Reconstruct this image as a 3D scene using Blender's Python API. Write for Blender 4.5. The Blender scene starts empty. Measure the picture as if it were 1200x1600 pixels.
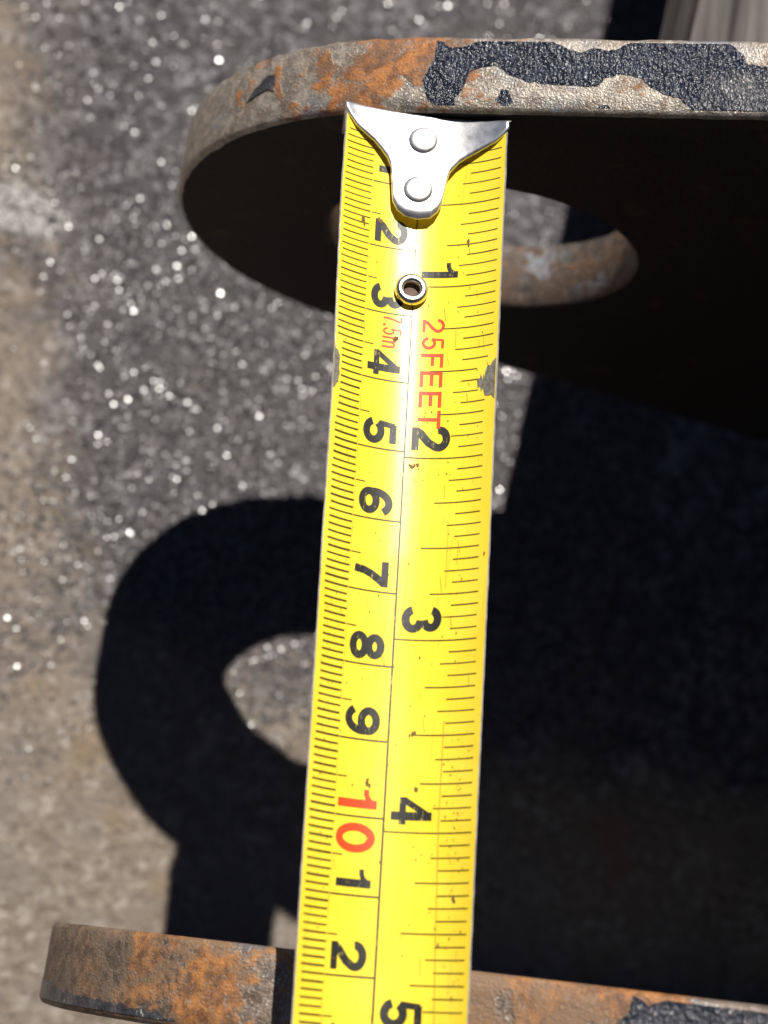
import bpy, bmesh, math, random
from mathutils import Vector, Matrix, noise
from mathutils.geometry import tessellate_polygon
random.seed(7)
R_ = random.Random(11)
scene = bpy.context.scene
col = scene.collection
CM = 0.01                 # everything below is worked out in centimetres
GROUND = -15.08           # ground height below the top of the lug's round end (cm)
def W(p):                 # cm -> metres, ground at z = 0
    return Vector((p[0]*CM, p[1]*CM, (p[2]-GROUND)*CM))

# ------------------------------------------------------------------ camera
def rot(pitch, yaw, roll):
    return Matrix.Rotation(pitch, 3, 'X') @ Matrix.Rotation(yaw, 3, 'Y') @ Matrix.Rotation(roll, 3, 'Z')
cam_data = bpy.data.cameras.new('camera')
cam = bpy.data.objects.new('camera', cam_data); col.objects.link(cam)
cam.matrix_world = Matrix.Translation(W((-2.910, -12.170, 24.371))) @ rot(.24349, -.22501, .19882).to_4x4()
cam_data.sensor_fit = 'VERTICAL'; cam_data.sensor_height = 24.0; cam_data.sensor_width = 18.0
cam_data.lens = 45.0
cam_data.clip_start = 0.01; cam_data.clip_end = 50
cam_data.dof.use_dof = True
cam_data.dof.focus_distance = 0.268
cam_data.dof.aperture_fstop = 12.5
scene.camera = cam

# ------------------------------------------------------------------ light
SUN = Vector((.0990, -.7346, -1.0)).normalized()      # the way the light travels
world = bpy.data.worlds.new('World'); scene.world = world; world.use_nodes = True
wn = world.node_tree.nodes; wl = world.node_tree.links
sky = wn.new('ShaderNodeTexSky'); sky.sky_type = 'NISHITA'; sky.sun_disc = False
sky.air_density = .2; sky.dust_density = .05      # deep, clear sky: hard black shadows
sky.sun_elevation = math.asin(-SUN.z)
sky.sun_rotation = math.atan2(-SUN.x, -SUN.y)
wl.new(sky.outputs[0], wn['Background'].inputs[0])
wn['Background'].inputs[1].default_value = 0.05
sun_data = bpy.data.lights.new('sun', 'SUN'); sun_data.energy = 5.0; sun_data.angle = math.radians(.53)
sun_data.color = (1.0, .95, .88)
sun = bpy.data.objects.new('sun', sun_data); col.objects.link(sun)
sun.rotation_euler = SUN.to_track_quat('-Z', 'Y').to_euler()
sun.location = (0, .5, 1)
vs = scene.view_settings
vs.view_transform = 'Standard'; vs.look = 'None'; vs.exposure = 0.4; vs.gamma = 1.0; vs.use_curve_mapping = False

# ------------------------------------------------------------------ helpers
def tag(o, label=None, cat=None, kind=None):
    if label: o['label'] = label
    if cat: o['category'] = cat
    if kind: o['kind'] = kind
    return o
def mesh_obj(name, verts, faces, mat, parent=None, smooth=False, mats=None, fm=None):
    me = bpy.data.meshes.new(name)
    me.from_pydata([tuple(W(v)) for v in verts], [], faces)
    for m in (mats or [mat]): me.materials.append(m)
    if fm:
        for p, k in zip(me.polygons, fm): p.material_index = k
    if smooth:
        for p in me.polygons: p.use_smooth = True
    me.update()
    o = bpy.data.objects.new(name, me); col.objects.link(o)
    if parent:
        o.parent = parent
        o.matrix_parent_inverse = world_of(parent).inverted()
    return o
def world_of(o):
    m = o.matrix_basis.copy()
    if o.parent: m = world_of(o.parent) @ o.matrix_parent_inverse @ m
    return m
def empty(name, loc):
    o = bpy.data.objects.new(name, None); col.objects.link(o); o.location = W(loc)
    o.empty_display_size = .01
    return o

class NT:
    """short-hand for building a material's node tree"""
    def __init__(s, name):
        s.m = bpy.data.materials.new(name); s.m.use_nodes = True
        s.t = s.m.node_tree; s.b = s.t.nodes['Principled BSDF']
        s.pos = s.t.nodes.new('ShaderNodeTexCoord').outputs['Object']
    def put(s, sock, v):
        if hasattr(v, 'is_linked'): s.t.links.new(v, sock)
        elif isinstance(v, tuple) and len(v) == 3 and sock.type == 'RGBA': sock.default_value = v + (1,)
        else: sock.default_value = v
    def map(s, scale, loc=(0, 0, 0), rotz=0):
        n = s.t.nodes.new('ShaderNodeMapping'); s.put(n.inputs[0], s.pos)
        n.inputs['Scale'].default_value = scale; n.inputs['Location'].default_value = loc
        n.inputs['Rotation'].default_value = (0, 0, rotz)
        return n.outputs[0]
    def noise(s, scale, detail=4, rough=.55, vec=None, dist=0):
        n = s.t.nodes.new('ShaderNodeTexNoise'); s.put(n.inputs['Vector'], vec or s.pos)
        n.inputs['Scale'].default_value = scale; n.inputs['Detail'].default_value = detail
        n.inputs['Roughness'].default_value = rough; n.inputs['Distortion'].default_value = dist
        return n.outputs['Fac']
    def voro(s, scale, vec=None, feature='F1', out='Distance'):
        n = s.t.nodes.new('ShaderNodeTexVoronoi'); s.put(n.inputs['Vector'], vec or s.pos)
        n.feature = feature; n.inputs['Scale'].default_value = scale
        return n.outputs[out]
    def math(s, op, a, b=0.0, c=0.0, clamp=False):
        n = s.t.nodes.new('ShaderNodeMath'); n.operation = op; n.use_clamp = clamp
        for i, v in enumerate((a, b, c)): s.put(n.inputs[i], v)
        return n.outputs[0]
    def ramp(s, v, lo, hi, a=0.0, b=1.0):
        n = s.t.nodes.new('ShaderNodeMapRange'); n.interpolation_type = 'SMOOTHSTEP'
        for i, x in enumerate((v, lo, hi, a, b)): s.put(n.inputs[i], x)
        return n.outputs[0]
    def mix(s, f, a, b):
        n = s.t.nodes.new('ShaderNodeMix'); n.data_type = 'RGBA'
        s.put(n.inputs['Factor'], f); s.put(n.inputs[6], a); s.put(n.inputs[7], b)
        return n.outputs[2]
    def sep(s):
        n = s.t.nodes.new('ShaderNodeSeparateXYZ'); s.put(n.inputs[0], s.pos); return n.outputs
    def bump(s, h, strength, dist, prev=None):
        n = s.t.nodes.new('ShaderNodeBump'); s.put(n.inputs['Height'], h)
        n.inputs['Strength'].default_value = strength; n.inputs['Distance'].default_value = dist
        if prev: s.put(n.inputs['Normal'], prev)
        return n.outputs[0]
    def out(s, color=None, rough=None, metal=None, normal=None, spec=None, coat=None, coat_rough=None):
        b = s.b.inputs
        for k, v in (('Base Color', color), ('Roughness', rough), ('Metallic', metal), ('Normal', normal),
                     ('Specular IOR Level', spec), ('Coat Weight', coat), ('Coat Roughness', coat_rough)):
            if v is not None: s.put(b[k], v)
        return s.m

# ------------------------------------------------------------------ materials
def mat_ground():
    n = NT('worn_concrete_and_tar')
    x, y, z = n.sep()
    wob = n.noise(28, 5, .6)
    wob2 = n.noise(110, 4, .6)
    # signed distance (m) into the dark tarred patch: right of a line on the left, beyond a line below
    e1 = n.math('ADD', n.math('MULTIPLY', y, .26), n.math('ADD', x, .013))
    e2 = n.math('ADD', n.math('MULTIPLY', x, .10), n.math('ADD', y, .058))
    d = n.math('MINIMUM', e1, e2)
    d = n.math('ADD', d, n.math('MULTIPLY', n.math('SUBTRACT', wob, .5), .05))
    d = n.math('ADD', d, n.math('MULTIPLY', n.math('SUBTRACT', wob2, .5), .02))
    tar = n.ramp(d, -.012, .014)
    g1 = n.noise(420, 6, .7); g2 = n.noise(1100, 3, .6); g3 = n.noise(60, 4, .6)
    cell = n.voro(560, out='Color'); cs = n.t.nodes.new('ShaderNodeSeparateColor'); n.put(cs.inputs[0], cell); cv = cs.outputs[0]
    tan = n.mix(n.ramp(g1, .28, .72), (.155, .120, .090), (.350, .290, .230))
    tan = n.mix(n.ramp(cv, .72, .95, 0., .8), tan, (.42, .37, .32))
    tan = n.mix(n.ramp(g3, .38, .68, 0., .8), tan, (.235, .200, .172))
    tan = n.mix(n.ramp(n.noise(45, 3), .54, .7, 0., .8), tan, (.26, .19, .12))
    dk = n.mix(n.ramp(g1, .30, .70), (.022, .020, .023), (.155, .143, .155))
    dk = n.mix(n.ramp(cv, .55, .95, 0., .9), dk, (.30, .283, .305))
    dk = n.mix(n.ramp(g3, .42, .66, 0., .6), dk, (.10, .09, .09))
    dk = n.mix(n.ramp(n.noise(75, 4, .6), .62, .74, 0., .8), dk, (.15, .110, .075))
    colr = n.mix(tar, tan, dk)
    # pale lime spill near the edge of the patch
    dx = n.math('MULTIPLY', n.math('ADD', x, .0255), 75.); dy = n.math('MULTIPLY', n.math('SUBTRACT', y, .0255), 190.)
    dl = n.math('ADD', n.math('POWER', n.math('ABSOLUTE', dx), 2.), n.math('POWER', n.math('ABSOLUTE', dy), 2.))
    dl = n.math('ADD', dl, n.math('MULTIPLY', n.math('SUBTRACT', wob2, .5), 2.6))
    colr = n.mix(n.ramp(dl, .2, 1.5, .95, 0.), colr, (.52, .50, .48))
    h = n.math('ADD', n.math('MULTIPLY', g1, 1.0), n.math('MULTIPLY', g2, .5))
    nb = n.bump(h, 1.0, .0016)
    rough = n.math('SUBTRACT', .8, n.math('MULTIPLY', tar, .42))
    return n.out(colr, rough, 0.0, nb, .5)
def mat_grain():
    n = NT('quartz_grain')
    v = n.noise(700, 2)
    return n.out(n.mix(n.ramp(v, .35, .65), (.04, .036, .036), (.15, .138, .14)), n.ramp(n.noise(1400, 2), .35, .65, .22, .34), 0.0, None, 1.0)
def mat_steel(name, r_lo, r_hi, bias, m0=(.17, .15, .135), m1=(.36, .33, .30), r0=(.11, .042, .016), r1=(.34, .135, .036), brown=(.125, .075, .046), grime=.5, hi=(.52, .50, .47), scrape=None, dull=None):
    """bare worn steel, rusting most between x = r_lo and r_hi (cm along the plate)"""
    n = NT(name)
    x, y, z = n.sep()
    a = n.noise(130, 7, .62, dist=.6); b = n.noise(520, 6, .65); c = n.noise(2600, 3, .6); e = n.noise(60, 4, .6); g = n.noise(85, 5, .62, dist=1.0)
    inside = n.math('MULTIPLY', n.ramp(x, r_lo*CM-.012, r_lo*CM+.008), n.ramp(x, r_hi*CM-.012, r_hi*CM+.012, 1., 0.))
    f = n.math('ADD', n.math('ADD', n.math('MULTIPLY', a, .70), n.math('MULTIPLY', b, .30)), n.math('MULTIPLY', inside, bias))
    if scrape: f = n.math('SUBTRACT', f, n.math('MULTIPLY', n.math('MULTIPLY', n.ramp(x, (scrape[0]-.4)*CM, (scrape[0]+.3)*CM), n.ramp(x, (scrape[1]-.3)*CM, (scrape[1]+.4)*CM, 1., 0.)), .15))
    rust = n.ramp(f, .60, .665)
    metal = n.mix(n.ramp(b, .34, .66), m0, m1)
    metal = n.mix(n.ramp(e, .5, .68), metal, (.23, .24, .265))
    metal = n.mix(n.ramp(n.noise(310, 6, .68), .50, .62, 0., .7), metal, (.19, .135, .098))
    metal = n.mix(n.ramp(c, .58, .70), metal, hi)
    rc = n.mix(n.ramp(b, .36, .64), r0, r1)
    rc = n.mix(n.ramp(g, .47, .60), rc, brown)
    rc = n.mix(n.ramp(e, .56, .70), rc, (.060, .030, .022))
    rc = n.mix(n.ramp(c, .60, .72), rc, (.42, .24, .11))
    rc = n.mix(n.ramp(n.noise(1100, 4, .65), .58, .68, 0., .7), rc, (.25, .215, .19))
    colr = n.mix(rust, metal, rc)
    if dull is not None: colr = n.mix(n.ramp(n.math('ADD', x, n.math('MULTIPLY', n.math('SUBTRACT', a, .5), .02)), (dull-.7)*CM, (dull+.6)*CM, .85, 0.), colr, n.mix(n.ramp(b, .35, .65), (.085, .064, .048), (.175, .135, .100)))
    colr = n.mix(n.ramp(n.noise(210, 5, .65), .52, .70, 0., grime), colr, (.075, .058, .048))
    h = n.math('ADD', n.math('MULTIPLY', b, .22), n.math('ADD', n.math('MULTIPLY', c, .42), n.math('MULTIPLY', rust, .16)))
    nb = n.bump(h, 1.0, .0005)
    return n.out(colr, n.math('ADD', .33, n.math('MULTIPLY', rust, .28)), n.math('SUBTRACT', .35, n.math('MULTIPLY', rust, .30)), nb, .6)
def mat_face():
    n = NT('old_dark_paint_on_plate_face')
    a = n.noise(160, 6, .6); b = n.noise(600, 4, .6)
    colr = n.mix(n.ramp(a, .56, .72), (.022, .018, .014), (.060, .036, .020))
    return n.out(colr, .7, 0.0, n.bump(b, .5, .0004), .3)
def mat_navy(name, c0, c1, wear):
    n = NT(name)
    st = n.map((1.0, .6, 1.0))
    a = n.noise(1400, 3, .6, vec=st); b = n.noise(260, 5, .6); c = n.noise(2600, 2, .5, vec=st)
    colr = n.mix(n.ramp(b, .4, .65), c0, c1)
    colr = n.mix(n.ramp(n.math('ADD', a, n.math('MULTIPLY', b, .4)), wear, wear+.1), colr, (.34, .32, .30))
    h = n.math('ADD', a, n.math('MULTIPLY', c, .5))
    return n.out(colr, .22, 0.0, n.bump(h, 1.0, .0005), .42)
def mat_yellow():
    n = NT('yellow_tape_lacquer')
    a = n.noise(120, 4); st = n.map((1600, 45, 100)); b = n.noise(1.0, 4, .6, vec=st)
    sp = n.noise(900, 3, .6)
    colr = n.mix(n.ramp(a, .35, .7), (.84, .635, .040), (.90, .69, .060))
    colr = n.mix(n.ramp(b, .56, .78, 0., .6), colr, (.62, .45, .035))
    colr = n.mix(n.ramp(sp, .70, .76, 0., .7), colr, (.30, .20, .035))
    return n.out(colr, n.ramp(b, .3, .7, .26, .36), 0.0, n.bump(b, .10, .0001), .45, .18, .2)
def mat_print(name, c, fleck, amount):
    n = NT(name)
    st = n.map((2600, 260, 400)); a = n.noise(1.0, 5, .7, vec=st); b = n.noise(1800, 3)
    f = n.math('ADD', n.math('MULTIPLY', a, .7), n.math('MULTIPLY', b, .3))
    return n.out(n.mix(n.ramp(f, amount, amount+.05), c, fleck), .45, 0.0, None, .4)
def mat_chrome(name, base, rough, spec_noise=.06):
    n = NT(name)
    a = n.noise(500, 5, .6); b = n.noise(2600, 3, .6); e = n.noise(300, 3, .6)
    colr = n.mix(n.ramp(e, .70, .76), base, (.42, .26, .10))
    return n.out(colr, n.math('ADD', rough, n.math('MULTIPLY', n.math('SUBTRACT', a, .4), .25)), 1.0, n.bump(b, spec_noise, .0002))
def mat_plain(name, c, rough=.6, metal=0.0, var=.3, scale=600):
    n = NT(name); a = n.noise(scale, 5, .6)
    d = tuple(v*(1-var) for v in c)
    return n.out(n.mix(n.ramp(a, .35, .65), d, c), rough, metal, n.bump(a, .3, .0003))
def mat_wood():
    n = NT('weathered_grey_wood')
    st = n.map((260, 9, 260)); a = n.noise(1.0, 6, .65, vec=st, dist=.4)
    st2 = n.map((90, 6, 90)); b = n.noise(1.0, 4, .6, vec=st2, dist=.8)
    colr = n.mix(n.ramp(a, .3, .7), (.050, .041, .038), (.160, .142, .136))
    colr = n.mix(n.ramp(b, .58, .70), colr, (.022, .018, .016))
    return n.out(colr, .85, 0.0, n.bump(a, .8, .0015), .3)
M = dict(
    ground=mat_ground(), grain=mat_grain(),
    far_rim=mat_steel('rusting_bare_steel', .9, 3.3, .16, (.20, .172, .142), (.42, .37, .31), (.13, .045, .014), (.40, .155, .036), (.17, .085, .042), .5), near_rim=mat_steel('heavily_rusted_bare_steel', -1.5, 7.5, .20, (.13, .092, .066), (.30, .235, .185), (.15, .062, .024), (.42, .18, .052), (.20, .120, .068), .3, scrape=(2.2, 3.2), dull=.9),
    bore=mat_steel('rusty_brown_bore', -5., 20., .16, (.06, .048, .04), (.11, .095, .08), (.055, .028, .015), (.13, .062, .028), (.065, .044, .031), .5, (.20, .18, .16)), face=mat_face(),
    navy=mat_navy('chipped_navy_paint', (.007, .010, .022), (.016, .022, .040), .98),
    greyp=mat_navy('scuffed_grey_blue_paint', (.025, .028, .038), (.075, .075, .085), .84),
    yellow=mat_yellow(), black=mat_print('worn_black_print', (.020, .020, .018), (.34, .29, .10), .58),
    tick=mat_print('fine_dark_print', (.055, .048, .014), (.48, .36, .04), .62),
    red=mat_print('red_print', (.78, .060, .012), (.86, .45, .06), .66),
    chrome=mat_chrome('worn_bright_steel', (.80, .80, .81), .37), rivet=mat_chrome('bright_rivet_steel', (.82, .81, .80), .33),
    brass=mat_chrome('bright_eyelet_steel', (.80, .77, .70), .20),
    edge=mat_plain('bare_blade_edge', (.72, .71, .68), .35, .6), back=mat_plain('dull_tape_back', (.35, .30, .12), .5),
    chip=mat_plain('bare_grey_blade_steel', (.24, .235, .22), .45, .2, .45, 1500), dirt=mat_plain('brown_dirt', (.19, .11, .03), .8),
    scratch=mat_plain('dirt_in_scratch', (.36, .25, .03), .7), dark=mat_plain('eyelet_hole_shade', (.11, .055, .035), .7),  # dark: shaded depth of the eyelet hole, put into the colour
    wood=mat_wood(), hidden=mat_steel('plain_steel', 0, 1, .05),
)

# ------------------------------------------------------------------ ground
def fbm(x, y, s, o=4):
    return noise.fractal(Vector((x*s, y*s, 3.3)), .6, 2.1, o)
def build_ground():
    def axis(lo, hi, step, far):
        a = []; v = lo
        while v <= hi+1e-6: a.append(v); v += step
        d = step*2; v = lo; left = []
        while v > -far: v -= d; d *= 1.6; left.append(v)
        d = step*2; v = hi; right = []
        while v < far: v += d; d *= 1.6; right.append(v)
        return left[::-1]+a+right
    xs = axis(-9, 20, .14, 600); ys = axis(-19, 16, .14, 600)
    V = []
    for y in ys:
        for x in xs:
            f = 1.0 if (-10 < x < 21 and -20 < y < 17) else 0.0
            z = GROUND + f*(.05*fbm(x, y, .5, 3) + .045*fbm(x, y, 2.6, 3))
            V.append((x, y, z))
    nx = len(xs)
    Fc = [(j*nx+i, j*nx+i+1, (j+1)*nx+i+1, (j+1)*nx+i) for j in range(len(ys)-1) for i in range(nx-1)]
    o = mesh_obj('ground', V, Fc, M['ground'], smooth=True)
    tag(o, kind='structure')
build_ground()
def build_grains():
    V = []; Fc = []
    base = [(math.cos(a)*r, math.sin(a)*r, z) for r, z in ((1.0, 0.0), (.72, .55)) for a in (0, 1.3, 2.5, 3.7, 5.0)]
    tri = [(5, 6, 7, 8, 9)]+[(i, (i+1) % 5, 5+(i+1) % 5, 5+i) for i in range(5)]
    cnt = 0
    while cnt < 90000:
        x = R_.uniform(-4.5, 12.5); y = R_.uniform(-9.5, 13)
        d = min(x+1.3+.26*y, y+5.8+.10*x) + 5*(noise.noise(Vector((x*.28, y*.28, 0)))*.5)
        p = 1.0 if d > 1.2 else (.06 if d < -1.2 else .06+.94*(d+1.2)/2.4)
        p *= .34+.66*min(1.0, max(0.0, (4.2-y)/2.5))*(1.0 if x < 9.6 else .3)      # thickest in front of the lug
        if R_.random() > p: continue
        cnt += 1
        s = R_.choice((.016, .02, .025, .03, .038, .05))*R_.uniform(.8, 1.2)
        q = Matrix.Rotation(R_.uniform(0, 6.28), 3, 'Z') @ Matrix.Rotation(R_.gauss(0, .36), 3, 'X') @ Matrix.Rotation(R_.gauss(0, .36), 3, 'Y')
        z = GROUND + .05*fbm(x, y, .5, 3) + .045*fbm(x, y, 2.6, 3) - s*.05
        k = len(V)
        for b in base:
            v = q @ Vector((b[0]*s*R_.uniform(.75, 1.25), b[1]*s*R_.uniform(.75, 1.25), b[2]*s))
            V.append((x+v.x, y+v.y, z+v.z))
        Fc += [tuple(i+k for i in t) for t in tri]
    o = mesh_obj('sand_grains', V, Fc, M['grain'])
    tag(o, 'loose glinting sand grains scattered over the dark ground', 'sand', 'stuff')
build_grains()

# ------------------------------------------------------------------ steel bracket: two pierced lugs on a cross plate
LR, LH, TH, TAU, PHI = 5.178, 2.619, 1.19, .5027, .1766
X1 = 20.0
def lug_outline(xc):
    """closed outline in (x, z): top edge, round end, lower edge, foot; also the arc length along the top (negative) and round end"""
    P = []; t0 = math.pi/2+TAU; t1 = math.pi*1.5-PHI
    a = (xc+LR*math.cos(t0), -LR+LR*math.sin(t0)); L = (X1-a[0])/math.cos(TAU)
    n = 90
    for i in range(n): 
        l = L*(1-i/n); P.append((a[0]+l*math.cos(TAU), a[1]+l*math.sin(TAU)))
    m = 110
    for i in range(m+1):
        t = t0+(t1-t0)*i/m; P.append((xc+LR*math.cos(t), -LR+LR*math.sin(t)))
    b = P[-1]; L2 = (X1-4-b[0])/math.cos(PHI)
    for i in range(1, 41):
        l = L2*i/40; P.append((b[0]+l*math.cos(PHI), b[1]-l*math.sin(PHI)))
    P.append((X1-2.6, GROUND+1.0)); P.append((X1, GROUND+1.0))
    return P
def plate_y(y0, psi, x, y): return y0 + y - math.tan(psi)*x
def build_lug(parent, name, xc, y0, psi, rim_mat, seed, label):
    rnd = random.Random(seed)
    out = lug_outline(xc); N = len(out); H = 96
    hole = [(xc+LH*math.cos(2*math.pi*i/H), -LR+LH*math.sin(2*math.pi*i/H)) for i in range(H)]
    V = []; Fc = []; fm = []
    # outward normals of the outline (clockwise from the right: outline runs right->left along the top)
    nrm = []
    for i in range(N):
        p, q = out[i-1], out[(i+1) % N]
        dx, dz = q[0]-p[0], q[1]-p[1]; l = math.hypot(dx, dz); nrm.append((dz/l, -dx/l))
    prof = [(0.0, .075), (.022, .022), (.075, 0.0), (.30, 0), (.6, 0), (.9, 0), (TH-.075, 0.0), (TH-.022, .022), (TH, .075)]
    def ring(pts, nr, y, ins, jit):
        k = len(V)
        for i, (p, m) in enumerate(zip(pts, nr)):
            g = 0.0; gy = 0.0
            if jit:
                v = Vector((p[0]*3.1, p[1]*3.1, y*5+seed)); g = .035*abs(noise.noise(v)) + .03*abs(noise.noise(v*4.3)); gy = .03*noise.noise(v*2.7)
            V.append((p[0]-m[0]*(ins+g), plate_y(y0, psi, p[0], y+(gy if 0 < y < TH else 0)), p[1]-m[1]*(ins+g)))
        return k
    rings = [ring(out, nrm, y, ins, ins > 0) for y, ins in prof]
    for a, b in zip(rings, rings[1:]):
        for i in range(N):
            j = (i+1) % N; Fc.append((a+i, a+j, b+j, b+i)); fm.append(0)
    hn = [((p[0]-xc)/LH*-1, (p[1]+LR)/LH*-1) for p in hole]
    hp = [(0.0, .05), (.05, 0.0), (TH-.05, 0.0), (TH, .05)]
    hr = [ring(hole, hn, y, ins, ins > 0) for y, ins in hp]
    for a, b in zip(hr, hr[1:]):
        for i in range(H):
            j = (i+1) % H; Fc.append((a+j, a+i, b+i, b+j)); fm.append(1)
    for ro, rh, flip in ((rings[0], hr[0], False), (rings[-1], hr[-1], True)):
        lo = [Vector((V[ro+i][0], V[ro+i][2], 0)) for i in range(N)]; lh = [Vector((V[rh+i][0], V[rh+i][2], 0)) for i in range(H)]
        idx = [ro+i for i in range(N)]+[rh+i for i in range(H)]
        for t in tessellate_polygon([lo, lh]):
            t = tuple(idx[i] for i in t)
            Fc.append(t[::-1] if flip else t); fm.append(2)
    o = mesh_obj(name, V, Fc, None, parent, mats=[rim_mat, M['bore'], M['face']], fm=fm)
    bm = bmesh.new(); bm.from_mesh(o.data); bmesh.ops.recalc_face_normals(bm, faces=bm.faces); bm.to_mesh(o.data); bm.free()
    for p in o.data.polygons: p.use_smooth = p.material_index < 2
    o['label'] = label
    return o
def rim_point(xc, y0, psi, ell, y, lift):
    t0 = math.pi/2+TAU
    if ell < 0:
        n = (math.cos(t0), math.sin(t0)); p = (xc+LR*n[0]-ell*math.cos(TAU), -LR+LR*n[1]-ell*math.sin(TAU))
    else:
        t = t0+ell/LR; n = (math.cos(t), math.sin(t)); p = (xc+LR*n[0], -LR+LR*n[1])
    x, z = p[0]+n[0]*lift, p[1]+n[1]*lift
    return (x, plate_y(y0, psi, p[0], y), z)
def jagged(poly, step, amp, seed):
    out = []; n = len(poly)
    for i in range(n):
        a, b = poly[i], poly[(i+1) % n]; l = math.hypot(b[0]-a[0], b[1]-a[1]); k = max(1, int(l/step))
        for j in range(k):
            t = j/k; x = a[0]+(b[0]-a[0])*t; y = a[1]+(b[1]-a[1])*t
            v = Vector((x*9, y*9, seed)); w = Vector((x*31, y*31, seed+5))
            x += amp*(noise.noise(v)+.6*noise.noise(w)); y += amp*(noise.noise(v+Vector((7,3,1)))+.6*noise.noise(w+Vector((2,9,4))))
            out.append((x, y))
    return out
def patch(parent, name, frame, poly, mat, seed, step=.05, amp=.022, lift=.007, ylim=(.085, TH-.085)):
    """a flake of paint lying on the rim, with its own edge"""
    pts = [(a, min(max(b, ylim[0]), ylim[1])) for a, b in jagged(poly, step, amp, seed)]
    bm = bmesh.new(); vs_ = [bm.verts.new((a, b, 0)) for a, b in pts]
    for t in tessellate_polygon([[Vector((a, b, 0)) for a, b in pts]]): bm.faces.new([vs_[i] for i in t])
    for _ in range(5):                                   # short edges, so that the flake follows the curve under it
        long_ = [e for e in bm.edges if abs(e.verts[0].co.x-e.verts[1].co.x) > .22]
        if not long_: break
        bmesh.ops.subdivide_edges(bm, edges=long_, cuts=1); bmesh.ops.triangulate(bm, faces=bm.faces[:])
    bm.verts.index_update()
    flat = [(v.co.x, v.co.y) for v in bm.verts]; Fc = [tuple(v.index for v in f.verts) for f in bm.faces]
    rim_e = [(e.verts[0].index, e.verts[1].index) for e in bm.edges if len(e.link_faces) == 1]; bm.free()
    n = len(flat)
    V = [rim_point(*frame, a, b, lift) for a, b in flat]+[rim_point(*frame, a, b, -.02) for a, b in flat]
    Fc += [(a, b, n+b, n+a) for a, b in rim_e]
    o = mesh_obj(name, V, Fc, mat, parent)
    bm = bmesh.new(); bm.from_mesh(o.data); bmesh.ops.recalc_face_normals(bm, faces=bm.faces); bm.to_mesh(o.data); bm.free()
    return o

bracket = empty('steel_bracket', (12, -6.0, GROUND))
tag(bracket, 'rusty steel bracket with two upright pierced round-ended lugs', 'bracket')
FAR = (5.057, 0.0, 0.0); NEAR = (5.142, -11.998-TH, -.0239)
far_lug = build_lug(bracket, 'lug_plate', *FAR, M['far_rim'], 1, 'lug with chipped navy paint and orange rust on its rim')
near_lug = build_lug(bracket, 'lug_plate', *NEAR, M['near_rim'], 2, 'lug with a brown rusted rim under the tape')
main = [(-.2,1.16),(-.2,.78),(-.07,.47),(-.2,.15),(-.43,.02),(-.62,.06),(-.59,.19),(-.71,.37),(-.75,.61),(-.94,.69),(-1.16,.72),(-1.35,.58),(-1.64,.47),(-2.09,.43),(-2.63,.41),(-2.76,.56),(-2.95,.61),(-3.24,.56),(-3.4,.41),(-3.56,.32),(-3.78,.28),(-3.98,.1),(-3.98,.0),(-5.06,.0),(-7.5,.0),(-7.5,.6),(-5.7,.74),(-5.0,.76),(-4.71,.8),(-4.61,.96),(-4.42,1.11),(-4.2,1.17),(-3.85,1.2),(-3.08,1.15),(-2.89,1.02),(-2.73,.98),(-2.5,1.02),(-2.34,.93),(-2.18,.98),(-1.93,1.11),(-1.9,1.15),(-1.61,1.17),(-1.45,1.13),(-.87,1.15),(-.78,1.07),(-.59,1.0),(-.39,1.0)]
patch(far_lug, 'paint_flake', FAR, main, M['navy'], 3)
patch(far_lug, 'paint_flake', FAR, [(-1.2,.19),(-1.27,.38),(-1.36,.33),(-1.46,.15),(-1.35,.06)], M['navy'], 4)
patch(far_lug, 'paint_flake', FAR, [(3.09,.5),(2.93,.67),(2.68,.84),(2.50,.82),(2.48,.52),(2.61,.61),(2.84,.56)], M['greyp'], 5, lift=.02, amp=.03)
patch(far_lug, 'paint_flake', FAR, [(-2.68,.06),(-2.72,.14),(-2.82,.13),(-2.86,.04)], M['navy'], 6)
patch(far_lug, 'paint_flake', FAR, [(-4.1,.10),(-4.15,.62),(-4.6,.70),(-5.3,.62),(-6.6,.5),(-6.6,.05)], M['greyp'], 14, amp=.06, lift=.011)
patch(near_lug, 'paint_flake', NEAR, [(-4.12,.30),(-4.20,.74),(-4.36,.86),(-4.42,1.15),(-4.6,1.02),(-4.9,1.15),(-9,1.16),(-9,.03),(-4.2,.03)], M['greyp'], 7)
patch(near_lug, 'paint_flake', NEAR, [(6.2,.03),(6.0,.34),(5.2,.32),(4.47,.27),(3.4,.22),(2.58,.19),(2.0,.17),(1.6,.10),(1.7,.03),(3.5,.03)], M['greyp'], 8, lift=.012, amp=.06)
# cross plate that joins the lugs, standing on the ground
def box(name, x0, x1, y0, y1, z0, z1, mat, parent=None, bev=.08):
    bm = bmesh.new(); bmesh.ops.create_cube(bm, size=1)
    for v in bm.verts:
        v.co = W(((x0+x1)/2+v.co.x*(x1-x0), (y0+y1)/2+v.co.y*(y1-y0), (z0+z1)/2+v.co.z*(z1-z0)))
    bmesh.ops.bevel(bm, geom=bm.edges[:], offset=bev*CM, segments=2, affect='EDGES')
    me = bpy.data.meshes.new(name); bm.to_mesh(me); bm.free(); me.materials.append(mat)
    o = bpy.data.objects.new(name, me); col.objects.link(o)
    if parent:
        o.parent = parent; o.matrix_parent_inverse = world_of(parent).inverted()
    return o
box('base_plate', 17.3, 23.0, -15.5, 3.0, GROUND-.02, GROUND+1.19, M['hidden'], bracket)
box('cross_plate', 18.6, 19.8, -11.75, -.05, GROUND+1.0, 6.5, M['face'], bracket)

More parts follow.
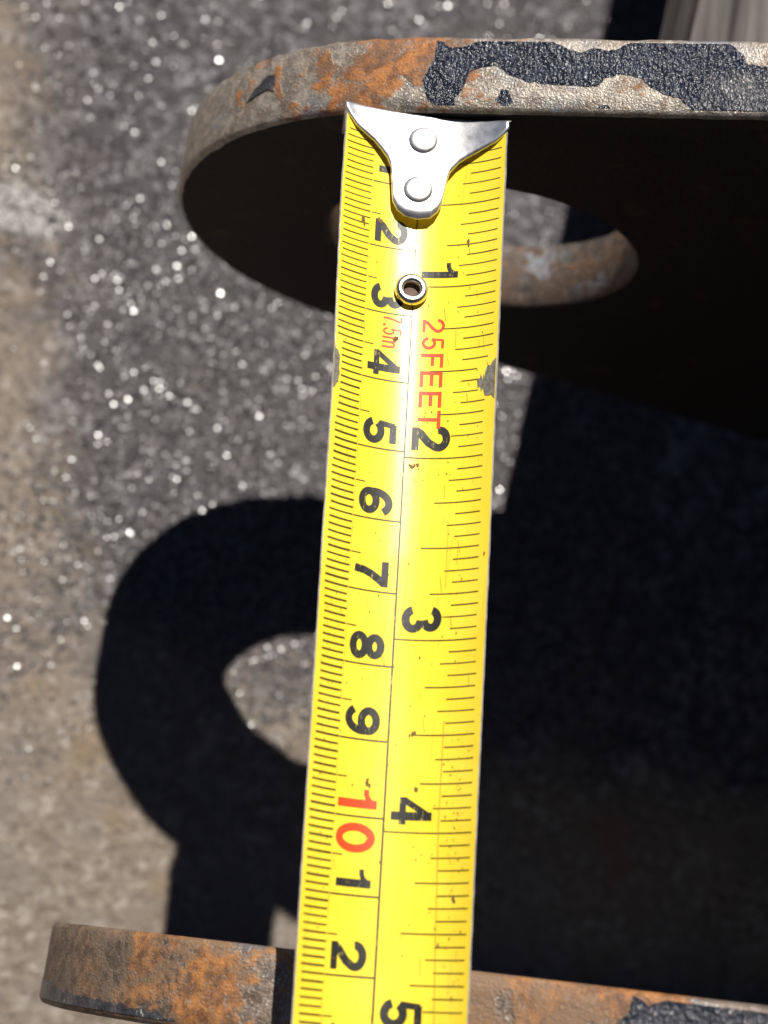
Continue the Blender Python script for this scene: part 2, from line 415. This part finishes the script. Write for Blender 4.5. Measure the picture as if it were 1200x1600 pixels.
# ------------------------------------------------------------------ timber behind the far lug
def build_plank():
    x0, z0, z1, wd = 8.25, -6.35, -4.3, 9.5
    y0, y1 = 2.2, 34.0
    sk = .08
    V = []; Fc = []; ny = 60
    prof = [(0, z0+.12), (.10, z0), (wd-.1, z0), (wd, z0+.12), (wd, z1-.2)] + [(wd-.2-i*(wd-.4)/24, z1) for i in range(25)] + [(0, z1-.2)]
    m = len(prof)
    for j in range(ny+1):
        y = y0+(y1-y0)*j/ny
        for (x, z) in prof:
            g = noise.noise(Vector((x*2.1, y*.06, z)))*.10+noise.noise(Vector((x*5, y*.12, z)))*.06 if z == z1 else 0
            e = .05*noise.noise(Vector((x, y*.5, z*3)))
            V.append((x0+x+e+sk*(y-5.6), y, z+g))
    for j in range(ny):
        for i in range(m):
            k = (i+1) % m; Fc.append((j*m+i, (j+1)*m+i, (j+1)*m+k, j*m+k))
    Fc.append(tuple(range(m))); Fc.append(tuple(ny*m+i for i in range(m))[::-1])
    o = mesh_obj('timber_plank', V, Fc, M['wood'])
    bm = bmesh.new(); bm.from_mesh(o.data); bmesh.ops.recalc_face_normals(bm, faces=bm.faces); bm.to_mesh(o.data); bm.free()
    tag(o, 'weathered grey timber plank lying raised behind the navy painted lug', 'plank')
    return o
build_plank()
b = box('timber_block', 13.2, 17.6, 9, 14, GROUND-.05, -6.36, M['wood'], bev=.2)
tag(b, 'short timber block propping up the weathered grey plank', 'block')
b2 = box('timber_block', 13.9, 18.6, 24, 29, GROUND-.05, -6.36, M['wood'], bev=.2)
tag(b2, 'far timber block under the distant end of the grey plank', 'block')

# ------------------------------------------------------------------ tape measure
TP = Vector((2.7311, -.2155, -.6007)); TAZ, TEL = -.06348, .08208
TD = Vector((-math.sin(TAZ)*math.cos(TEL), -math.cos(TAZ)*math.cos(TEL), math.sin(TEL)))
TN = Vector((.99798567, .06343975, 0)); TU = Vector((-.00520131, .08182301, .9966333))
HALF = 1.25; UC = -.058
def lerp(s, pts):
    if s <= pts[0][0]: return pts[0][1]
    for (a, va), (b_, vb) in zip(pts, pts[1:]):
        if s <= b_: return va+(vb-va)*(s-a)/(b_-a)
    return pts[-1][1]
def section(s):
    return (lerp(s, [(0, .683), (1.2, .683), (4, .817), (13, .957)]), lerp(s, [(0, -.26), (1.2, -.26), (4, -.20), (13, -.194)]))
def tp(s, u, lift=0.0, flat=0.0):
    th, ro = section(s)
    def f(u, th):
        r = HALF/th; return r*math.sin(u/r), r*(1-math.cos(u/r)), u/r
    l, h, a = f(u, th); l0, h0, a0 = f(UC, th)
    if flat:                                   # a flatter sheet lying on the blade's two edges
        l2, h2, a2 = f(u, flat); d = f(HALF, th)[1]-f(HALF, flat)[1]
        l, h, a = l2, h2+d, a2
    l += -math.sin(a)*lift; h += math.cos(a)*lift
    l -= l0; h -= h0
    c, s_ = math.cos(ro), math.sin(ro)
    sag = Vector((.045, .10, -.22))*max(0.0, 1-s/6.5)
    return TP + sag + TD*s + TN*(l*c+h*s_) + TU*(-l*s_+h*c)
tape = empty('tape_measure', tuple(TP + TD*6))
tag(tape, 'yellow steel tape measure blade spanning the gap between the lugs', 'tape measure')
def hook_end(u): return -.075+.085*(u/1.245)+.075*(u/1.245)**2
def build_blade():
    us = [-HALF, -HALF+.016]+[-HALF+.016+(2*HALF-.032)*i/32 for i in range(1, 32)]+[HALF-.016, HALF]
    ns = 230; s0, s1 = .03, 21.0; m = len(us)
    V = []; Fc = []; fm = []
    for lift in (0.0, -.016):
        for j in range(ns+1):
            for u in us:
                e0 = hook_end(u)+.045; s = e0+(s1-e0)*j/ns
                w = .006*noise.noise(Vector((s*2.2, u*1.2, 0)))
                e = .010*noise.noise(Vector((s*6, u, 5)))*(abs(u) > HALF-.01)
                V.append(tp(s, u+e, lift))
    half = (ns+1)*m
    for j in range(ns):
        for i in range(m-1):
            q = (j*m+i, (j+1)*m+i, (j+1)*m+i+1, j*m+i+1)
            Fc.append(q); fm.append(1 if i in (0, m-2) else 0)
            Fc.append(tuple(k+half for k in q[::-1])); fm.append(2)
        for i in (0, m-1):
            q = (j*m+i, (j+1)*m+i, (j+1)*m+i+half, j*m+i+half)
            Fc.append(q); fm.append(1)
    for i in range(m-1):
        Fc.append((i, i+1, i+1+half, i+half)); fm.append(1)
        k = ns*m; Fc.append((k+i, k+i+1, k+i+1+half, k+i+half)); fm.append(1)
    o = mesh_obj('blade', V, Fc, None, tape, mats=[M['yellow'], M['edge'], M['back']], fm=fm)
    bm = bmesh.new(); bm.from_mesh(o.data); bmesh.ops.recalc_face_normals(bm, faces=bm.faces); bm.to_mesh(o.data); bm.free()
    for p, k in zip(o.data.polygons, fm): p.use_smooth = k != 1
    return o
blade = build_blade()

# ---- print on the blade: strips that follow its curve
INK = .0045
class Ink:
    def __init__(s): s.V = []; s.F = []; s.n = 0
    def strip(s, pts, wid, lift=None):
        """pts in (u, s); a ribbon of width wid along them"""
        lift = INK + (s.n % 4)*.0006 if lift is None else lift; s.n += 1
        k = len(s.V); N = len(pts)
        closed = N > 2 and abs(pts[0][0]-pts[-1][0])+abs(pts[0][1]-pts[-1][1]) < 1e-6
        for i, p in enumerate(pts):
            a = pts[i-1] if i else (pts[-2] if closed else p); b = pts[i+1] if i < N-1 else (pts[1] if closed else p)
            d1 = Vector((p[0]-a[0], p[1]-a[1])); d2 = Vector((b[0]-p[0], b[1]-p[1]))
            if d1.length < 1e-9: d1 = d2
            if d2.length < 1e-9: d2 = d1
            d1.normalize(); d2.normalize(); d = d1+d2
            if d.length < 1e-6: d = d2
            d.normalize(); n = Vector((-d.y, d.x)); c = max(.45, n.dot(Vector((-d1.y, d1.x))))
            w = (wid[i] if isinstance(wid, list) else wid)/2/c
            for sg in (1, -1): s.V.append(tuple(tp(p[1]+n.y*w*sg, p[0]+n.x*w*sg, lift)))
        for i in range(N-1): s.F.append((k+2*i, k+2*i+1, k+2*i+3, k+2*i+2))
    def poly(s, pts, lift=None):
        lift = INK + (s.n % 4)*.0006 if lift is None else lift; s.n += 1
        k = len(s.V)
        for u, v in pts: s.V.append(tuple(tp(v, u, lift)))
        for t in tessellate_polygon([[Vector((a, b, 0)) for a, b in pts]]): s.F.append(tuple(k+i for i in t))
    def build(s, name, mat, parent=None):
        o = mesh_obj(name, s.V, s.F, mat, parent or blade)
        # every face looks up, away from the blade
        me = o.data; bm = bmesh.new(); bm.from_mesh(me)
        for f in bm.faces:
            f.normal_update()
            if f.normal.z < 0: f.normal_flip()
        bm.to_mesh(me); bm.free()
        return o
def seg(a, b, n=6): return [(a[0]+(b[0]-a[0])*i/n, a[1]+(b[1]-a[1])*i/n) for i in range(n+1)]
def arc(cx, cy, rx, ry, a0, a1, n=26):
    return [(cx+rx*math.cos(math.radians(a0+(a1-a0)*i/n)), cy+ry*math.sin(math.radians(a0+(a1-a0)*i/n))) for i in range(n+1)]
def glyph(ch, b):
    """strokes of a character in a box one high and about .75 wide, with stroke half-width b/2 inside the box"""
    h = b/2; w = .76
    if ch == '0': return [(arc(w/2, .5, w/2-h, .5-h*.9, 90, 450, 44), b)]
    if ch == '1': return [(seg((.36, 0), (.36, 1)), b), ([(.03, .73), (.14, .735), (.24, .78), (.31, .86), (.345, .985)], b*.62)]
    if ch == '2': return [(arc(w/2, .70, w/2-h, .30-h*.9, 188, -28, 24)+[(.50, .44), (.36, .33), (.22, .23), (.13, .10)], b), (seg((.04, h*.9), (w-.02, h*.9)), b*.92)]
    if ch == '3': return [(arc(w/2-.02, .73, w/2-h-.02, .27-h*.9, 172, -82, 24), b), (arc(w/2, .285, w/2-h, .285-h*.9, 84, -172, 26), b)]
    if ch == '4': return [(seg((.53, 0), (.53, 1)), b), (seg((.52, .93), (.07, .30), 10), b*.72), (seg((.01, .28), (w, .28)), b*.8)]
    if ch == '5': return [(seg((w-.06, 1-h*.9), (.16, 1-h*.9)), b*.92), (seg((.19, 1-h*.5), (.13, .47)), b*.72), (arc(w/2, .32, w/2-h, .32-h*.9, 150, -168, 30), b)]
    if ch == '6': return [(arc(w/2, .31, w/2-h, .31-h*.9, 90, 450, 36), b), (arc(w/2+.05, .47, w/2-h+.05, .53-h*.9, 196, 40, 24), b)]
    if ch == '9': return [([(w-x, 1-y) for x, y in p], t) for p, t in glyph('6', b)]
    if ch == '7': return [(seg((.03, 1-h*.9), (w-.02, 1-h*.9)), b*.92), ([(w-.10, .90), (.53, .72), (.40, .50), (.32, .28), (.29, 0)], b)]
    if ch == '8': return [(arc(w/2, .735, w/2-h-.03, .265-h*.85, 90, 450, 34), b), (arc(w/2, .275, w/2-h, .275-h*.85, 90, 450, 36), b)]
    if ch == 'F': return [(seg((h, 0), (h, 1)), b), (seg((0, 1-h), (.66, 1-h)), b), (seg((0, .52), (.58, .52)), b)]
    if ch == 'E': return [(seg((h, 0), (h, 1)), b), (seg((0, 1-h), (.68, 1-h)), b), (seg((0, .52), (.62, .52)), b), (seg((0, h), (.68, h)), b)]
    if ch == 'T': return [(seg((w/2, 0), (w/2, 1)), b), (seg((0, 1-h), (w, 1-h)), b)]
    if ch == '.': return [(seg((.1, 0), (.1, .14), 2), .16)]
    if ch == 'm': return [(seg((h, 0), (h, .70)), b), (arc(.26, .46, .26-h, .2, 170, 0, 12)+seg((.52-h, .44), (.52-h, 0), 3), b), (arc(.70, .46, .26-h, .2, 170, 0, 12)+seg((.96-h, .44), (.96-h, 0), 3), b)]
def text(ch, u0, u1, s0, s1, b, mat, name='numeral'):
    gw = {'1': .46, '.': .2, 'm': .96, 'F': .66, 'E': .68}.get(ch, .76)
    if isinstance(u0, tuple): ua, ub = u0; ua2, ub2 = u1
    k = Ink(); H = u1-u0; Wd = s1-s0
    for pts, w in glyph(ch, b):
        # anisotropic boxes: stroke width taken from the mean scale
        k.strip([(u0+y*H, s0+x/gw*Wd) for x, y in pts], w*(H*.5+Wd/gw*.5))
    return k.build(name, mat)
for n, d in ((2, '2'), (3, '3'), (4, '4'), (5, '5'), (6, '6'), (7, '7'), (8, '8'), (9, '9'), (12, '2'), (13, '3')):
    text(d, -.665, -.185, n-.435, n-.065, .215, M['black'])
text('1', -.66, -.18, .60, .84, .20, M['black'])
text('1', -.66, -.18, 10.65, 10.90, .20, M['black'])
text('1', -.70, -.16, 9.63, 9.89, .20, M['red'])
text('0', -.70, -.16, 10.085, 10.46, .20, M['red'])
text('1', .05, .565, 2.16, 2.41, .18, M['black'])
for n, d in ((2, '2'), (3, '3'), (4, '4'), (5, '5')):
    text(d, .03, .565, n*2.54-.46, n*2.54-.105, .215, M['black'])
for ch, a, b_ in (('2', 3.03, 3.23), ('5', 3.30, 3.48), ('F', 3.55, 3.75), ('E', 3.81, 4.04), ('E', 4.11, 4.34), ('T', 4.39, 4.65)):
    text(ch, .10, .415, a, b_, .15, M['red'], 'letter')
for ch, a, b_ in (('7', 3.03, 3.13), ('.', 3.165, 3.19), ('5', 3.215, 3.315), ('m', 3.35, 3.51)):
    text(ch, -.465, -.19, a, b_, .12, M['red'], 'letter')
def build_ticks():
    k = Ink()
    for i in range(3, 196):
        s = i*.1
        wd = lerp(s, [(2, .0145), (5, .024), (9, .027), (13, .025)])*R_.uniform(.85, 1.1)
        o = lerp(s, [(3, -1.19), (3.55, -1.20), (3.6, -1.10), (4.4, -1.11), (4.8, -1.15), (7, -1.15), (8, -1.13), (10, -1.17), (13, -1.125)])+R_.uniform(-.012, .012)
        if i % 10 == 0:
            k.strip(seg((o, s), (-.75, s), 8), wd); k.strip(seg((-.735, s), (UC, s), 10), lerp(s, [(2, .014), (13, .025)]))
        elif i % 5 == 0:
            k.strip(seg((o, s), (-.755, s), 6), wd); k.strip(seg((-.735, s), (-.59, s), 3), lerp(s, [(2, .010), (13, .018)]))
        else: k.strip(seg((o, s), (-.755+R_.uniform(-.01, .01), s), 6), wd)
    k.build('metric_graduations', M['tick'])
    k = Ink()
    for i in range(2, 120):
        s = i*2.54/16; wd = lerp(s, [(2, .0125), (6, .014), (13, .017)])
        o = lerp(s, [(0, 1.17), (3.6, 1.165), (3.75, .93), (4.1, .93), (4.25, 1.05), (5.2, 1.07), (7, 1.09), (9, 1.14), (11, 1.17), (13, 1.15)])+R_.uniform(-.012, .012)
        inn = UC if i % 16 == 0 else .235 if i % 8 == 0 else .385 if i % 4 == 0 else .575 if i % 2 == 0 else .69
        k.strip(seg((inn, s), (o, s), 10), wd)
    k.build('inch_graduations', M['tick'])
    k = Ink(); N = 170
    k.strip([(UC, 1.5+(19-1.5)*i/N) for i in range(N+1)], [lerp(1.5+(17.5)*i/N, [(2, .014), (3.5, .018), (7, .022), (13, .028)]) for i in range(N+1)])
    k.build('centre_line', M['black'])
build_ticks()
def rough_poly(pts, seed, amp=.012, step=.03): return jagged(pts, step, amp, seed)
k = Ink(); k.poly([(HALF-.02, 3.70), (1.165, 3.76), (1.14, 3.80), (1.09, 3.79), (1.06, 3.87), (1.045, 3.97), (1.03, 3.90), (1.02, 4.0), (.985, 3.90), (.975, 3.97), (.93, 3.96), (.945, 4.10), (.985, 4.08), (1.0, 4.16), (1.03, 4.11), (1.06, 4.22), (1.12, 4.24), (1.17, 4.23), (HALF-.02, 4.30)], .0085); k.build('worn_bare_patch', M['chip'])
k = Ink(); k.poly(rough_poly([(-HALF+.012, 3.66), (-1.225, 3.74), (-1.18, 3.76), (-1.14, 3.84), (-1.145, 4.0), (-1.13, 4.1), (-1.15, 4.22), (-1.18, 4.24), (-1.20, 4.29), (-HALF+.012, 4.32)], 3, .008), .0085); k.build('worn_bare_patch', M['chip'])
k = Ink()
k.strip([(.665+.015*noise.noise(Vector((s*.4, 0, 0)))+max(0, s-10)*.028, s) for s in [8.7+i*.1 for i in range(70)]], .0085, .008)
k.strip([(-.742+.01*noise.noise(Vector((s*.5, 4, 0))), s) for s in [3.0+i*.1 for i in range(130)]], .0045, .008)
k.strip([(.58, s) for s in (3.15, 3.3, 3.45)], .006, .008); k.strip([(.60, s) for s in (6.0, 6.3, 6.6, 6.9)], .004, .008)
for _ in range(90):
    u, s = R_.uniform(-1.1, 1.1), R_.uniform(1.7, 13); l = R_.uniform(.04, .22); a = R_.gauss(0, .25)
    k.strip([(u, s), (u+l*math.sin(a)*.5, s+l*.5), (u+l*math.sin(a), s+l)], R_.uniform(.003, .006), .008)
k.build('fine_scratch', M['scratch'])
def build_dirt():
    k = Ink()
    def spot(u, s, r):
        n = R_.randint(6, 9); a0 = R_.random()*6
        k.poly([(u+r*R_.uniform(.35, 1.1)*math.cos(a0+6.283*i/n), s+r*1.5*R_.uniform(.35, 1.1)*math.sin(a0+6.283*i/n)) for i in range(n)], .0088)
    for _ in range(260): spot(R_.uniform(-1.15, 1.15), R_.uniform(1.7, 13.2), R_.choice((.005, .007, .009, .012)))
    for _ in range(90): spot(min(1.2, R_.gauss(.92, .09)), R_.uniform(8.8, 12.6), R_.choice((.005, .007, .01, .014)))
    for _ in range(40): spot(R_.gauss(-.95, .1), R_.uniform(7.0, 9.2), R_.choice((.005, .007, .01)))
    for u, s, r in ((-.62, 1.60, .03), (-.58, 1.62, .03), (-.86, 1.66, .05), (-.84, 1.72, .03), (.70, 1.86, .028), (.71, 1.93, .02), (.09, 5.19, .03), (.05, 5.21, .035), (.13, 5.18, .03), (.02, 5.19, .02),
                    (-.31, 9.56, .04), (-.27, 9.59, .025), (-.30, 9.51, .02), (.25, 8.87, .03), (.29, 8.86, .025), (.22, 8.90, .02), (.34, 9.60, .03), (.30, 7.86, .02), (-.30, 7.05, .018), (-.28, 3.38, .035), (-.25, 3.36, .03), (.93, 10.98, .035), (.95, 11.02, .03), (.74, 11.57, .03), (1.17, 6.48, .02)):
        spot(u, s, r)
    o = k.build('dirt_specks', M['dirt']); o['kind'] = 'stuff'
build_dirt()

# ---- hook, rivets and eyelet
def build_hook():
    left = [(-1.245, .00), (-1.16, .12), (-1.04, .25), (-.90, .34), (-.76, .43), (-.64, .55), (-.55, .66), (-.49, .80), (-.465, 1.0), (-.45, 1.18), (-.43, 1.33), (-.36, 1.46), (-.24, 1.545), (-.06, 1.575)]
    right = [(.12, 1.545), (.22, 1.45), (.28, 1.32), (.315, 1.12), (.34, .94), (.38, .82), (.50, .68), (.62, .60), (.76, .53), (.92, .45), (1.05, .39), (1.16, .31), (1.245, .22)]
    FL, TK, LF = .50, .055, .012
    # rows at constant u, from the outer end to the lower outline
    low = left+right
    def outline_s(u):
        for (a, b_) in zip(low, low[1:]):
            if a[0] <= u <= b_[0]: return a[1]+(b_[1]-a[1])*(u-a[0])/(b_[0]-a[0])
        return low[-1][1]
    us = sorted(set([round(-1.245+2.49*i/70, 4) for i in range(71)]+[p[0] for p in low]))
    top_s = hook_end
    V = []; Fc = []; m = len(us); K = 10
    for layer in (0, 1):
        for u in us:
            t = top_s(u); b_ = max(outline_s(u), t+.03)
            for j in range(K+1):
                s = t+.04+(b_-t-.04)*j/K
                rnd_ = .02*(1-min(1, (b_-s)/.05))**2          # eased lower edge
                V.append(tp(s, u, LF+(TK-rnd_ if layer == 0 else 0), FL))
    n1 = m*(K+1)
    for i in range(m-1):
        for j in range(K):
            q = (i*(K+1)+j, i*(K+1)+j+1, (i+1)*(K+1)+j+1, (i+1)*(K+1)+j)
            Fc.append(q); Fc.append(tuple(v+n1 for v in q[::-1]))
        a, b_ = i*(K+1)+K, (i+1)*(K+1)+K
        Fc.append((a, b_, b_+n1, a+n1))
    for i in (0, m-1):
        for j in range(K):
            a = i*(K+1)+j; Fc.append((a, a+1, a+1+n1, a+n1))
    # the lip: bends over at the outer end and goes down in front of the blade end
    lip = len(V); rows = [(.040, LF+TK), (.018, LF+TK-.006), (.004, LF+TK-.022), (0, LF+.02), (0, -.25), (0, -.55), (0, -.80), (.05, -.80), (.05, -.4), (.05, LF)]
    for u in us:
        for ds, dl in rows:
            g = 1.0-.14*min(1.0, max(0.0, -dl)/.55)            # the lip narrows downward
            p = tp(top_s(u)+ds, u*g, LF, FL); V.append(p + TU*(dl-LF))
    r = len(rows)
    for i in range(m-1):
        for j in range(r-1):
            Fc.append((lip+i*r+j, lip+(i+1)*r+j, lip+(i+1)*r+j+1, lip+i*r+j+1))
    for i in (0, m-1):
        Fc.append(tuple(lip+i*r+j for j in range(r)))
    o = mesh_obj('hook', V, Fc, M['chrome'], tape)
    bm = bmesh.new(); bm.from_mesh(o.data); bmesh.ops.remove_doubles(bm, verts=bm.verts, dist=1e-6); bmesh.ops.recalc_face_normals(bm, faces=bm.faces); bm.to_mesh(o.data); bm.free()
    for p in o.data.polygons: p.use_smooth = p.area > 1e-9
    return o
hook = build_hook()
def lathe(name, c, n, ex, prof, mat, parent, seg_=40, smooth=True):
    ey = n.cross(ex).normalized(); ex = ey.cross(n).normalized()
    V = []; Fc = []
    for i in range(seg_):
        a = 2*math.pi*i/seg_
        for r, h in prof: V.append(c+ex*(r*math.cos(a))+ey*(r*math.sin(a))+n*h)
    m = len(prof)
    for i in range(seg_):
        k = (i+1) % seg_
        for j in range(m-1): Fc.append((i*m+j, k*m+j, k*m+j+1, i*m+j+1))
    o = mesh_obj(name, V, Fc, mat, parent, smooth=smooth)
    bm = bmesh.new(); bm.from_mesh(o.data); bmesh.ops.remove_doubles(bm, verts=bm.verts, dist=1e-6); bmesh.ops.recalc_face_normals(bm, faces=bm.faces); bm.to_mesh(o.data); bm.free()
    for p in o.data.polygons: p.use_smooth = smooth
    return o
def nrm_at(s, u, flat=0.0):
    a = tp(s-.05, u, 0, flat); b_ = tp(s+.05, u, 0, flat); c = tp(s, u-.05, 0, flat); d = tp(s, u+.05, 0, flat)
    n = (d-c).cross(b_-a).normalized()
    return n if n.z > 0 else -n
dome = [(.218, -.02), (.215, .010), (.20, .026), (.16, .040), (.10, .048), (.03, .050), (0.0, .050)]
for s, u in ((.335, -.04), (1.12, -.075)):
    lathe('rivet', tp(s, u, .064, .50), nrm_at(s, u, .50), TN, dome, M['rivet'], hook)
ring = [(.112, .0), (.112, .11), (.122, .128), (.145, .140), (.185, .140), (.215, .128), (.235, .10), (.240, .06), (.232, .01), (.225, -.01)]
eye = lathe('eyelet', tp(2.63, -.09, .0), nrm_at(2.63, -.09), TN, ring, M['brass'], tape)
lathe('bore', tp(2.63, -.09, .0), nrm_at(2.63, -.09), TN, [(.12, .015), (.06, .013), (0, .013)], M['dark'], eye, 24)  # blind disc for a hole the blade lacks; its depth is only coloured dark
